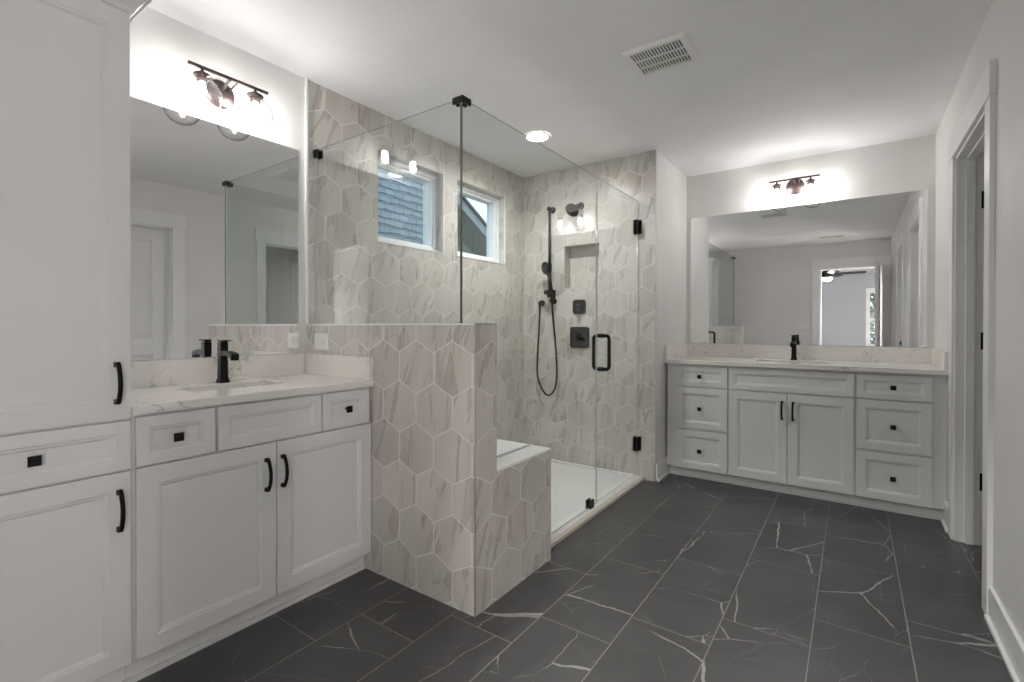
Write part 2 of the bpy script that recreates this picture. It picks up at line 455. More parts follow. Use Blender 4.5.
baseboard('baseboard_left', [(0, YB + .03, 0, .08, 1, 0)])

# ---------------------------------------------------------------- doors
def shaker_slab(m, u0, u1, z0, z1, face, sgn, axis, th=.035):
    """two-panel door slab; face = coordinate of the visible face, sgn = outward direction"""
    def bx(a0, a1, b0, b1, d0, d1):
        lo, hi = sorted((face - sgn * d0, face - sgn * d1))
        if axis == 0: m.box(lo, hi, a0, a1, b0, b1)
        else: m.box(a0, a1, lo, hi, b0, b1)
    st = .115
    bx(u0, u0 + st, z0, z1, 0, th); bx(u1 - st, u1, z0, z1, 0, th)
    bx(u0 + st, u1 - st, z1 - st, z1, 0, th); bx(u0 + st, u1 - st, z0, z0 + .22, 0, th)
    bx(u0 + st, u1 - st, .88, 1.02, 0, th)
    for a, b in ((z0 + .22, .88), (1.02, z1 - st)):
        bx(u0 + st, u1 - st, a, b, .012, th - .012)
        bx(u0 + st + .035, u1 - st - .035, a + .035, b - .035, .006, th - .006)

def casing_y(m, y0, y1, x, s, w=.092, hd=.13):     # casing on a wall of constant x
    t = .018 * s
    lo, hi = sorted((x, x + t))
    m.box(lo, hi, y0 - w, y0, 0, DZ); m.box(lo, hi, y1, y1 + w, 0, DZ)
    lo, hi = sorted((x, x + t * 1.25))
    m.box(lo, hi, y0 - w - .012, y1 + w + .012, DZ, DZ + hd)

def door_root(name, loc):
    o = bpy.data.objects.new(name, None); COL.objects.link(o); o.location = loc; o['kind'] = 'structure'; return o

d1 = door_root('door_1', (W, (D1[0] + D1[1]) / 2, 0)); d1['label'] = 'closed white panelled door on the right wall seen in the left mirror'
m = MB(); casing_y(m, D1[0], D1[1], W, -1, .1); obj('door_casing', m, M['trim'], d1, .002)
m = MB(); m.box(W, W + T, D1[0], D1[0] + .012, 0, DZ).box(W, W + T, D1[1] - .012, D1[1], 0, DZ).box(W, W + T, D1[0], D1[1], DZ - .012, DZ)
m.box(W + .05, W + .074, D1[1] - .024, D1[1] - .012, 0, DZ - .012).box(W + .05, W + .074, D1[0] + .012, D1[0] + .024, 0, DZ - .012)
obj('door_jamb', m, M['trim'], d1)
m = MB(); shaker_slab(m, D1[0] + .014, D1[1] - .014, .01, DZ - .014, W + .076, -1, 0); sl = obj('door_slab', m, M['trim'], d1, .003)
m = MB().lathe((W + .076, D1[0] + .075, .95), (-1, 0, 0), [(0, .03), (.006, .03), (.008, .012), (.04, .011), (.045, .026), (.06, .028), (.07, .018), (.072, 0)], 20)
obj('door_knob', m, M['black'], sl)

d2 = door_root('door_2', (W, (D2[0] + D2[1]) / 2, 0)); d2['label'] = 'white cased doorway with an opened door at the right end of the room'
m = MB(); casing_y(m, D2[0], D2[1], W, -1, .09); obj('door_casing', m, M['trim'], d2, .002)
m = MB(); m.box(W - .006, W + T, D2[0], D2[0] + .015, 0, DZ).box(W - .006, W + T, D2[1] - .015, D2[1], 0, DZ).box(W - .006, W + T, D2[0], D2[1], DZ - .015, DZ)
m.box(W + .034, W + .070, D2[1] - .027, D2[1] - .015, 0, DZ - .015).box(W + .034, W + .070, D2[0] + .015, D2[0] + .027, 0, DZ - .015).box(W + .034, W + .070, D2[0], D2[1], DZ - .027, DZ - .015)
obj('door_jamb', m, M['trim'], d2, .0015)
m = MB(); shaker_slab(m, W + T + .01, W + T + .75, .01, DZ - .02, D2[1] - .018, -1, 1); sl = obj('door_slab', m, M['trim'], d2, .002)
for z in (1.802, 1.068, .333):
    m = MB().box(W + .093, W + T + .002, D2[1] - .0175, D2[1] - .0148, z - .045, z + .045).cyl((W + T + .004, D2[1] - .022, z - .045), (W + T + .004, D2[1] - .022, z + .045), .007, n=12)
    obj('hinge', m, M['black'], d2)

d3 = door_root('door_3', ((E0 + E1) / 2, YB, 0)); d3['label'] = 'white entry doorway with its door standing open, seen in the far mirror'
m = MB(); m.box(E0 - .1, E0, YB, YB + .018, 0, DZ).box(E1, W - .004, YB, YB + .018, 0, DZ).box(E0 - .112, W - .004, YB, YB + .023, DZ, DZ + .15)
m.box(E0 - .1, E0, YB - T - .018, YB - T, 0, DZ).box(E1, E1 + .1, YB - T - .018, YB - T, 0, DZ).box(E0 - .112, E1 + .112, YB - T - .023, YB - T, DZ, DZ + .13)
obj('door_casing', m, M['trim'], d3, .002)
m = MB(); m.box(E0, E0 + .015, YB - T, YB, 0, DZ).box(E1 - .015, E1, YB - T, YB, 0, DZ).box(E0, E1, YB - T, YB, DZ - .015, DZ)
obj('door_jamb', m, M['trim'], d3)
m = MB(); shaker_slab(m, 0, .735, .01, DZ - .02, 0, 1, 0)
ang = math.radians(4); hx, hy = E1 - .02, YB + .02
for i, v in enumerate(m.v):
    m.v[i] = Vector((hx + v.x * math.cos(ang) - v.y * math.sin(ang), hy + v.x * math.sin(ang) + v.y * math.cos(ang), v.z))
sl = obj('door_slab', m, M['trim'], d3, .003)
lx, ly = hx - .67 * math.sin(ang), hy + .67 * math.cos(ang)
m = MB().lathe((lx, ly, .98), (-1, 0, 0), [(0, .032), (.008, .032), (.01, .011), (.05, .011)], 20).bar([(lx - .05, ly + .01, .98), (lx - .05, ly - .11, .98)], .012, .018, (1, 0, 0))
obj('door_handle', m, M['black'], sl)

# ---------------------------------------------------------------- windows
def window_left(n, y0, y1):
    r = door_root('window_%d' % n, (-.06, (y0 + y1) / 2, WZ0))
    f = MB(); x0, x1 = -.15, -.055; fw = .035
    def fr(a0, a1, z0, z1, w, xa, xb):
        f.box(xa, xb, a0, a0 + w, z0, z1).box(xa, xb, a1 - w, a1, z0, z1).box(xa, xb, a0 + w, a1 - w, z0, z0 + w).box(xa, xb, a0 + w, a1 - w, z1 - w, z1)
    fr(y0, y1, WZ0, WZ1, .030, x0, x1)
    fr(y0 + .030, y1 - .030, WZ0 + .030, WZ1 - .030, .020, x0, x1 - .018)
    obj('window_frame', f, M['vinyl'], r, .002)
    obj('window_pane', B(-.122, -.116, y0 + .055, y1 - .055, WZ0 + .055, WZ1 - .055), M['pane'], r)
    # stone sill and side returns are tile of the wall; a thin bright edge strip frames the opening
    e = MB(); s_ = .004
    e.box(-.005, .004, y0 - s_, y1 + s_, WZ0 - s_, WZ0 + .002).box(-.005, .004, y1 - .001, y1 + s_, WZ0, WZ1)
    obj('sill_edge', e, M['trim'], r)
window_left(1, *WIN[0]); window_left(2, *WIN[1])
r = door_root('window_3', ((BW[0] + BW[1]) / 2, BY, BW[2]))
f = MB(); zm = 1.33
for a0, a1, z0, z1, wd in ((BW[0] - .0, BW[1], BW[2], BW[3], .03),):
    f.box(a0, a0 + wd, BY - .08, BY + .01, z0, z1).box(a1 - wd, a1, BY - .08, BY + .01, z0, z1).box(a0, a1, BY - .08, BY + .01, z0, z0 + wd).box(a0, a1, BY - .08, BY + .01, z1 - wd, z1).box(a0, a1, BY - .08, BY + .005, zm - .03, zm + .03)
f.box(BW[0] - .05, BW[0], BY, BY + .018, BW[2] - .09, BW[3] + .09).box(BW[1], BW[1] + .09, BY, BY + .018, BW[2] - .09, BW[3] + .09).box(BW[0], BW[1], BY, BY + .018, BW[3], BW[3] + .09).box(BW[0], BW[1], BY, BY + .03, BW[2] - .06, BW[2])
obj('window_frame', f, M['trim'], r)
obj('window_pane', B(BW[0] + .04, BW[1] - .04, BY - .05, BY - .045, BW[2] + .04, BW[3] - .04), M['pane'], r)

# ---------------------------------------------------------------- half wall, bench, pan, curb
struct('wall_knee', B(0.0, KX, KY0, KY1, 0, KZ - .004), M['hex'], label='tiled half wall between the left vanity and the shower')
struct('trim_5', MB().box(0.0, KX + .001, KY0 - .001, KY0 + .004, KZ - .006, KZ + .001), M['trim'])
e = MB().box(KX - .004, KX + .001, KY0, KY1 + .001, KZ - .005, KZ + .001)
e.box(KX - .002, KX + .0012, KY0 - .0012, KY0 + .002, 0, KZ)
struct('trim_3', e, M['edge'])
struct('trim_4', B(0, KX - .004, KY0 + .004, KY1, KZ - .004, KZ), M['quartz'])
BZ, BYE = .546, 2.048
be = thing('shower_bench', (.58, (KY1 + BYE) / 2, 0), 'tiled built-in shower bench with a white quartz top behind the half wall', 'bench')
obj('bench_body', B(.002, KX, KY1 + .001, BYE, 0, BZ - .012), M['hex'], be)
obj('bench_top', B(.002, KX + .001, KY1 + .001, BYE + .001, BZ - .012, BZ), M['pan'], be, .002)
p = MB(); p.box(.002, GX - .06, BYE + .003, DS - .002, .0, .012)
p.box(.002, .03, BYE + .003, DS - .002, .012, .03).box(.03, GX - .03, BYE + .003, BYE + .03, .012, .03).box(.03, GX - .03, DS - .03, DS - .002, .012, .03).box(GX - .06, GX + .030, BYE + .003, DS - .002, 0, .024)
pan = tag(obj('shower_pan', p, M['pan'], None, .004), 'low white acrylic shower floor pan behind the glass', 'shower pan')
tag(obj('shower_curb', B(GX + .031, 1.090, BYE + .003, DS - .001, 0, .021), M['threshold'], None, .002), 'narrow beige stone threshold strip along the shower glass', 'threshold')
m = MB().cyl((.52, 2.8, .0122), (.52, 2.8, .016), .055, n=32)
dr = tag(obj('shower_drain', m, M['chrome']), 'round drain cover set in the white shower pan', 'drain')

# ---------------------------------------------------------------- shower glass
t_ = .004
en = thing('shower_enclosure', (GX, GY, KZ), 'fixed frameless clear glass panels standing on the tiled half wall and bench', 'glass enclosure')
fp_ = obj('front_panel', B(.004, GX - .006, GY - t_, GY + t_, KZ + .002, GZ), M['glass'], en)
YD = 2.801
sp = MB()
poly = [(GY - t_, KZ + .002), (KY1 + .003, KZ + .002), (KY1 + .003, BZ + .003), (BYE + .004, BZ + .003), (BYE + .004, .027), (YD, .027), (YD, GZ), (GY - t_, GZ)]
sp.prism(poly, GX - t_, GX + t_, 0)
sp_ = obj('side_panel', sp, M['glass'], en)
obj('corner_seal', B(GX - .0055, GX + .0035, GY - .0055, GY - .001, KZ + .002, GZ - .028), M['seal'], en)
m = MB()
m.prism([(GX + .016, GY - .016), (GX + .016, GY + .040), (GX + .006, GY + .040), (GX + .006, GY - .006), (GX - .040, GY - .006), (GX - .040, GY - .016)], GZ - .022, GZ + .001, 2)
m.prism([(GX - .006, GY + .006), (GX - .006, GY + .040), (GX - .016, GY + .040), (GX - .016, GY + .016), (GX - .040, GY + .016), (GX - .040, GY + .006)], GZ - .022, GZ + .001, 2)
m.prism([(GX + .016, GY - .016), (GX + .016, GY + .040), (GX - .016, GY + .040), (GX - .016, GY + .016), (GX - .040, GY + .016), (GX - .040, GY - .016)], GZ + .0005, GZ + .005, 2)
obj('corner_clamp', m, M['black'], en, .001)
m = MB().box(.0008, .036, GY - .017, GY - .006, GZ - .045, GZ - .003).box(.0008, .036, GY + .006, GY + .017, GZ - .045, GZ - .003).box(.0008, .006, GY - .020, GY + .020, GZ - .042, GZ - .004)
obj('wall_clamp', m, M['black'], en, .001)
m = MB().box(GX + .006, GX + .017, 2.69, 2.74, .024, .075).box(GX - .017, GX - .006, 2.69, 2.74, .024, .075)
obj('floor_clamp', m, M['black'], en, .001)
obj('glazing_channel', MB().box(GX - .009, GX + .009, KY1 + .004, BYE, BZ + .0005, BZ + .0028), M['edge'], en)
obj('glazing_channel', MB().box(.01, GX - .009, GY - .009, GY + .009, KZ + .0002, KZ + .0018), M['edge'], en)
def edge_faces(o, mat, lim=.02):
    """narrow faces of a pane get the polished-edge glass"""
    o.data.materials.append(mat)
    for p in o.data.polygons:
        e = [(o.data.vertices[a].co - o.data.vertices[b].co).length for a, b in p.edge_keys]
        if min(e) < lim: p.material_index = 1
sd = thing('shower_door', (GX, 3.17, .03), 'frameless clear glass shower door with black hinges and pull', 'shower door')
edge_faces(fp_, M['gedge']); edge_faces(sp_, M['gedge'])
dg_ = obj('door_glass', B(GX - t_, GX + t_, YD + .005, DS - .012, .034, GZ), M['glass'], sd); edge_faces(dg_, M['gedge'])
for z in (1.886, .266):
    m = MB().box(GX + .006, GX + .016, DS - .055, DS - .004, z - .052, z + .052).box(GX - .016, GX - .006, DS - .055, DS - .004, z - .052, z + .052).box(GX - .03, GX + .03, DS - .008, DS - .0, z - .052, z + .052)
    m.cyl((GX, DS - .010, z - .052), (GX, DS - .010, z + .052), .009, n=12)
    obj('hinge', m, M['black'], sd, .0015)
hy_, hz0, hz1 = 2.875, .868, 1.083
for s_ in (1, -1):
    pts = [(GX + s_ * .005, hy_, hz1)]
    for k in range(7):
        a = k / 6 * PI / 2; pts.append((GX + s_ * (.032 + .022 * math.sin(a)), hy_, hz1 - .022 * (1 - math.cos(a))))
    for k in range(7):
        a = k / 6 * PI / 2; pts.append((GX + s_ * (.032 + .022 * math.cos(a)), hy_, hz0 + .022 * (1 - math.sin(a))))
    pts.append((GX + s_ * .005, hy_, hz0))
    m = MB().tube(pts, .0115, 12)
    for z in (hz0, hz1): m.cyl((GX + s_ * .005, hy_, z), (GX + s_ * .012, hy_, z), .015, n=16)
    obj('pull_handle', m, M['black'], sd)

# ---------------------------------------------------------------- shower fittings
yw = DS
rl = thing('shower_slide_bar', (.295, yw, 1.38), 'tall matte black slide bar on the tiled shower end wall', 'shower rail')
obj('bar', MB().cyl((.295, yw - .055, 1.385), (.295, yw - .055, 2.13), .0115, n=20), M['black'], rl)
for z in (2.115, 1.40):
    m = MB().cyl((.295, yw - .0005, z), (.295, yw - .010, z), .027, n=28).cyl((.295, yw - .01, z), (.295, yw - .075, z), .013, n=20).lathe((.295, yw - .066, z), (0, -1, 0), [(0, .018), (.008, .018), (.014, .012), (.0145, 0)], 20)
    obj('wall_bracket', m, M['black'], rl)
m = MB().cyl((.295, yw - .055, 1.60), (.295, yw - .055, 1.66), .019, n=20).cyl((.295, yw - .055, 1.63), (.290, yw - .078, 1.635), .014, n=16)
obj('slider', m, M['black'], rl)
m = MB().rbox((.308, yw - .070, 1.425), (.055, .018), .010, (0, -1, 0), .014)
obj('shelf_bracket', m.cyl((.295, yw - .072, 1.425), (.295, yw - .06, 1.425), .012, n=16), M['black'], rl)
hs = thing('hand_shower', (.29, yw - .11, 1.64), 'matte black hand shower clipped to the slide bar with its looping hose', 'hand shower')
axis = Vector((-.35, -.85, -.25)).normalized(); hc = Vector((.294, yw - .10, 1.622))
obj('spray_head', MB().lathe(hc - axis * .012, axis, [(0, .012), (.004, .036), (.012, .053), (.022, .056), (.027, .052), (.028, 0)], 32), M['black'], hs)
hp = [hc + Vector((.0, .0, -.01)), hc + Vector((.012, .0, -.05)), (.322, yw - .112, 1.55), (.338, yw - .108, 1.48), (.346, yw - .105, 1.41)]
obj('handgrip', MB().tube(hp, .0125, 16), M['black'], hs)
def bez(ctrl, n):
    pts = []; K = len(ctrl)
    P = [Vector(c) for c in ctrl]; P = [P[0] * 2 - P[1]] + P + [P[-1] * 2 - P[-2]]
    for i in range(1, len(P) - 2):
        for k in range(n):
            t = k / n; a, b, c_, d = P[i - 1:i + 3]
            pts.append(.5 * ((2 * b) + (c_ - a) * t + (2 * a - 5 * b + 4 * c_ - d) * t * t + (3 * b - a - 3 * c_ + d) * t ** 3))
    pts.append(P[-2]); return pts
hose = bez([(0.342, yw - .105, 1.41), (0.344, yw - .098, 1.34), (0.347, yw - .085, 1.20), (0.355, yw - .06, 1.0), (0.362, yw - .05, .78), (0.348, yw - .045, .65), (0.310, yw - .045, .585), (0.265, yw - .045, .573), (0.215, yw - .045, .62), (0.174, yw - .045, .72), (0.170, yw - .045, .86), (0.182, yw - .045, 1.06), (0.192, yw - .045, 1.22), (0.194, yw - .045, 1.315)], 8)
obj('hose', MB().tube(hose, .0078, 10), M['black'], hs)
el = thing('hose_outlet', (.192, yw, 1.342), 'small round black hose outlet elbow low on the shower end wall', 'water outlet')
m = MB().lathe((.192, yw - .0005, 1.342), (0, -1, 0), [(0, .026), (.006, .026), (.012, .016), (.045, .015), (.055, .012), (.056, 0)], 24).cyl((.192, yw - .045, 1.345), (.192, yw - .045, 1.305), .011, n=16)
obj('elbow', m, M['black'], el)
m = MB().lathe((.311, yw - .0005, 1.355), (0, -1, 0), [(0, .024), (.006, .024), (.012, .015), (.06, .015), (.061, 0)], 24)
tag(obj('hose_bracket', m, M['black']), 'short round black wall bracket beneath the slide bar', 'bracket')
sh = thing('overhead_shower', (.555, yw, 2.11), 'round matte black shower head on a short arm above the niche', 'shower head')
obj('flange', MB().lathe((.555, yw - .0005, 2.115), (0, -1, 0), [(0, .03), (.008, .03), (.014, .018), (.015, 0)], 28), M['black'], sh)
obj('arm', MB().tube(bez([(.555, yw - .01, 2.115), (.557, yw - .06, 2.112), (.560, yw - .10, 2.095), (.562, yw - .125, 2.072)], 6), .0105, 14), M['black'], sh)
ax = Vector((-.12, -.74, -.64)).normalized()
obj('spray_face', MB().lathe(Vector((.562, yw - .122, 2.078)), ax, [(0, .014), (.012, .02), (.020, .038), (.034, .056), (.045, .058), (.048, .055), (.0485, 0)], 36), M['black'], sh)
for i, (vx, vz, hf, lab) in enumerate(((.543, 1.302, .058, 'small square black diverter trim plate on the shower end wall, above the larger valve'), (.547, 1.055, .086, 'large square black shower valve trim plate below the smaller diverter'))):
    v = thing('shower_valve', (vx, yw, vz), lab, 'shower valve')
    obj('trim_plate', MB().rbox((vx, yw - .0005, vz), (hf, hf), .024, (0, -1, 0), .010), M['black'], v)
    rk = hf * .42
    m = MB().lathe((vx, yw - .010, vz), (0, -1, 0), [(0, rk), (.008, rk), (.012, rk * .8), (.045, rk * .75), (.05, rk * .65), (.051, 0)], 28)
    m.bar([(vx, yw - .048, vz), (vx + (.0 if i else .0), yw - .052, vz - hf * .62)], .012, .010, (1, 0, 0))
    obj('lever', m, M['black'], v)

# ---------------------------------------------------------------- cabinet builders
def carcass(x0, x1, y0, y1, z0, z1, face):
    """open-topped cabinet box; face 0: front looks to +x, 1: front looks to -y"""
    m = MB(); q = .016; f = .019
    m.box(x0, x1, y0, y1, z0, z0 + q)
    z2 = z0 + q
    if face == 0: m.box(x0, x1 - f, y0, y0 + q, z2, z1).box(x0, x1 - f, y1 - q, y1, z2, z1).box(x0, x0 + q, y0 + q, y1 - q, z2, z1).box(x1 - f, x1, y0, y1, z2, z1)
    else: m.box(x0, x0 + q, y0 + f, y1, z2, z1).box(x1 - q, x1, y0 + f, y1, z2, z1).box(x0 + q, x1 - q, y1 - q, y1, z2, z1).box(x0, x1, y0, y0 + f, z2, z1)
    return m

class Face:
    """maps (u along the wall, z, d outwards) to world for a cabinet front"""
    def __init__(s, axis, f, sgn): s.axis, s.f, s.sgn = axis, f, sgn
    def p(s, u, z, d):
        return (s.f + s.sgn * d, u, z) if s.axis == 0 else (u, s.f + s.sgn * d, z)

def front(fc, u0, u1, z0, z1, fr):
    """framed front: raised border, stepped moulding, flat inner panel; .02 thick behind the face"""
    m = MB()
    def rect(i, d): return [fc.p(u0 + i, z0 + i, d), fc.p(u1 - i, z0 + i, d), fc.p(u1 - i, z1 - i, d), fc.p(u0 + i, z1 - i, d)]
    rings = [rect(0, -.0195), rect(0, -.0015), rect(.0015, 0), rect(fr, 0), rect(fr + .003, -.0025), rect(fr + .009, -.0035), rect(fr + .015, -.0095)]
    m.ring_loft([[Vector(q) for q in r_] for r_ in rings], smooth=False)
    return m

def knob(fc, u, z, parent):
    m = MB()
    a = fc.p(u, z, 0); b = fc.p(u, z, .018)
    m.cyl(a, b, .006, n=12)
    h_ = .0140
    def sq(s_, d): return [Vector(fc.p(u + x * s_, z + y * s_, d)) for x, y in ((-1, -1), (1, -1), (1, 1), (-1, 1))]
    m.ring_loft([sq(h_ * .75, .016), sq(h_, .021), sq(h_, .026), sq(h_ * .9, .028)], smooth=False)
    return obj('knob', m, M['black'], parent)

def pull(fc, u, zc, parent, ln=.124, side=1):
    m = MB(); n = 14
    u_dir = (0, 1, 0) if fc.axis == 0 else (1, 0, 0)
    pts = []
    for k in range(n + 1):
        t = k / n; pts.append(fc.p(u, zc - ln / 2 + ln * t, .012 + .022 * math.sin(PI * t) ** .8))
    m.bar(pts, .0115, .007, u_dir)
    for s_ in (-1, 1):
        zz = zc + s_ * (ln / 2 - .006)
        q = lambda hu, hz, d: [Vector(fc.p(u + x * hu, zz + y * hz, d)) for x, y in ((-1, -1), (1, -1), (1, 1), (-1, 1))]
        m.ring_loft([q(.0075, .008, 0), q(.0062, .0065, .014)], smooth=False)
    return obj('handle', m, M['black'], parent, .0008)

# ---------------------------------------------------------------- left vanity
VY0, VY1 = .5475, 1.462
XF = .527; fc = Face(0, XF, 1)
v1 = thing('vanity_cabinet', (.27, 1.0, 0), 'white painted vanity cabinet with two doors against the left wall under the nearer mirror', 'cabinet')
obj('cabinet_body', carcass(.003, XF - .020, VY0, VY1, .092, .8625, 0), M['cab'], v1)
m = MB().box(.003, .468, VY0, VY1, 0, .092).box(.468, .480, VY0, VY1, 0, .018)
obj('toe_kick', m, M['cab'], v1)
for (a, b, k) in ((.558, .787, True), (.797, 1.201, False), (1.210, 1.449, True)):
    d = obj('drawer' if k else 'false_front', front(fc, a, b, .699, .854, .036), M['cab'], v1)
    if k: knob(fc, (a + b) / 2 - .006, .777, d)
for (a, b, hu) in ((.558, 1.006, .967), (1.0095, 1.459, 1.031)):
    d = obj('door', front(fc, a, b, .092, .692, .056), M['cab'], v1)
    pull(fc, hu, .575, d)

def slab_with_hole(x0, x1, y0, y1, z0, z1, hx0, hx1, hy0, hy1, r=.03):
    """countertop slab with a rounded rectangular cut-out"""
    hole = []; seg = 5
    cs = [(hx1 - r, hy1 - r, 0), (hx0 + r, hy1 - r, 1), (hx0 + r, hy0 + r, 2), (hx1 - r, hy0 + r, 3)]
    for cx, cy, q in cs:
        for k in range(seg + 1):
            a = q * PI / 2 + k / seg * PI / 2; hole.append((cx + r * math.cos(a), cy + r * math.sin(a)))
    n = len(hole); out = []
    ocs = [(x1, y1), (x0, y1), (x0, y0), (x1, y0)]
    for q in range(4):
        for k in range(seg + 1): out.append(ocs[q])
    m = MB()
    ring = lambda pts, z: [Vector((a, b, z)) for a, b in pts]
    k0 = len(m.v)
    vs = ring(out, z1) + ring(hole, z1) + ring(hole, z0) + ring(out, z0)
    fs = []
    for i in range(n):
        j = (i + 1) % n
        fs += [(i, j, n + j, n + i), (n + i, n + j, 2 * n + j, 2 * n + i), (2 * n + i, 2 * n + j, 3 * n + j, 3 * n + i), (3 * n + i, 3 * n + j, j, i)]
    m.add(vs, fs)
    return m

def clean(o):
    bm = bmesh.new(); bm.from_mesh(o.data); bmesh.ops.remove_doubles(bm, verts=bm.verts[:], dist=1e-6)
    bmesh.ops.dissolve_degenerate(bm, edges=bm.edges[:], dist=1e-7); bmesh.ops.recalc_face_normals(bm, faces=bm.faces[:]); bm.to_mesh(o.data); bm.free()

def sink_basin(name, x0, x1, y0, y1, ztop, label):
    """undermount rectangular basin, hollow, with drain"""
    def rr(i, z, r):
        pts = []
        for cx, cy, q in ((x1 - i - r, y1 - i - r, 0), (x0 + i + r, y1 - i - r, 1), (x0 + i + r, y0 + i + r, 2), (x1 - i - r, y0 + i + r, 3)):
            for k in range(6):
                a = q * PI / 2 + k / 5 * PI / 2; pts.append(Vector((cx + r * math.cos(a), cy + r * math.sin(a), z)))
        return pts
    e = .012
    rings = [rr(-e, ztop, .04), rr(-.002, ztop, .032), rr(.004, ztop - .09, .035), rr(.02, ztop - .125, .05), rr(.07, ztop - .137, .05)]
    outer = [rr(.06, ztop - .149, .05), rr(.008, ztop - .137, .05), rr(-e + .002, ztop - .09, .04), rr(-e, ztop - .001, .04)]
    m = MB().ring_loft(rings + outer, smooth=True, cap=False, closed=True)
    k0 = len(m.v); m.add(rr(.07, ztop - .137, .05), [list(range(24))]); m.add(rr(.06, ztop - .149, .05), [list(range(24))])
    t = thing(name, ((x0 + x1) / 2, (y0 + y1) / 2, ztop), label, 'sink')
    obj('basin', m, M['porcelain'], t)
    cx, cy = (x0 + x1) / 2, (y0 + y1) / 2
    obj('drain', MB().lathe((cx, cy, ztop - .1372), (0, 0, 1), [(0, .03), (.003, .03), (.005, .022), (.0052, 0)], 24), M['black'], t)

CT0, CT1 = .8635, .893
o = obj('countertop', slab_with_hole(.0015, .538, VY0 - .001, 1.4625, CT0, CT1, .135, .325, .80, 1.165, .02), M['quartz'], None, .002)
clean(o); tag(o, 'pale veined quartz countertop on the left vanity with backsplash', 'countertop')
obj('backsplash', B(.0015, .021, VY0 - .001, 1.442, CT1 + .0002, 1.000), M['quartz'], o, .0015)
obj('side_splash', B(.0015, .536, 1.4425, 1.4625, CT1 + .0002, 1.000), M['quartz'], o, .0015)
sink_basin('sink', .135, .325, .80, 1.165, CT0 - .0008, 'white rectangular undermount sink in the left quartz countertop')

def faucet(base, d, side, label, ht):
    """single-hole square faucet: tapered body, spout arm and flat lever plate. d: towards the basin"""
    b, d, s_ = Vector(base), Vector(d), Vector(side)
    t = thing('faucet', base, label, 'faucet')
    def ring(cz, hx, hy, off=0): return [b + d * (off + x * hx) + s_ * (y * hy) + Vector((0, 0, cz)) for x, y in ((-1, -1), (1, -1), (1, 1), (-1, 1))]
    m = MB().ring_loft([ring(.0005, .021, .021), ring(.006, .021, .021), ring(.02, .0165, .0165), ring(ht * .62, .015, .015), ring(ht * .63, .016, .016), ring(ht - .012, .016, .016)], smooth=False)
    obj('faucet_body', m, M['black'], t, .0015)
    m = MB()
    def sring(x, zc, hh, hw): return [b + d * x + s_ * (y * hw) + Vector((0, 0, zc + z * hh)) for y, z in ((-1, -1), (1, -1), (1, 1), (-1, 1))]
    m.ring_loft([sring(.010, ht * .69, .011, .0145), sring(.055, ht * .70, .010, .0145), sring(.090, ht * .665, .011, .016), sring(.112, ht * .61, .014, .017)], smooth=False)
    obj('spout', m, M['black'], t, .0015)
    m = MB().ring_loft([ring(ht - .0115, .0145, .0145), ring(ht - .006, .0145, .0145)], smooth=False)
    m.ring_loft([ring(ht - .006, .028, .0155, .013), ring(ht, .029, .0155, .014)], smooth=False)
    obj('lever', m, M['black'], t, .001)
faucet((.086, 1.008, CT1), (1, 0, 0), (0, 1, 0), 'matte black single-hole faucet on the left vanity countertop', .187)

# ---------------------------------------------------------------- tall linen cabinet
TY0, TY1 = .085, .5462
tc = thing('linen_cabinet', (.27, (TY0 + TY1) / 2, 0), 'tall white linen cabinet with crown moulding at the left edge beside the vanity', 'cabinet')
obj('cabinet_body', B(.003, XF - .020, TY0, TY1, .092, 2.118), M['cab'], tc)
m = MB().box(.003, .468, TY0, TY1, 0, .092).box(.468, .480, TY0, TY1, 0, .018)
obj('toe_kick', m, M['cab'], tc)
a, b = TY0 + .004, TY1 - .001
d = obj('door', front(fc, a, b, .855, 2.104, .056), M['cab'], tc); pull(fc, .509, .967, d)
d = obj('drawer', front(fc, a, b, .699, .848, .036), M['cab'], tc); knob(fc, .324, .775, d)
d = obj('door', front(fc, a, b, .092, .692, .056), M['cab'], tc); pull(fc, .514, .578, d)
def crown_ring(e, z): return [Vector((.003, TY0 - e, z)), Vector((XF - .02 + e, TY0 - e, z)), Vector((XF - .02 + e, TY1 + e, z)), Vector((.003, TY1 + e, z))]
prof = [(.0005, 2.112), (.010, 2.112), (.014, 2.118), (.016, 2.126), (.022, 2.136), (.034, 2.150), (.040, 2.160), (.044, 2.163), (.044, 2.170), (.056, 2.186), (.060, 2.205), (.066, 2.210), (.066, 2.222)]
m = MB().ring_loft([crown_ring(e, z) for e, z in prof], smooth=False)
cr = obj('crown_moulding', m, M['cab'], tc)
m = MB()
def bead_run(p0, p1):
    p0, p1 = Vector(p0), Vector(p1); n = int((p1 - p0).length / .0115)
    for k in range(n + 1):
        q = p0.lerp(p1, k / n); m.lathe(q - Vector((0, 0, .005)), (0, 0, 1), [(0, .001), (.002, .004), (.005, .0052), (.008, .004), (.010, .001)], 8)
ex = .0435
bead_run((XF - .02 + ex, TY0, 2.158), (XF - .02 + ex, TY1 + ex, 2.158)); bead_run((XF - .02 + ex, TY1 + ex, 2.158), (.02, TY1 + ex, 2.158))
obj('beading', m, M['cab'], cr)

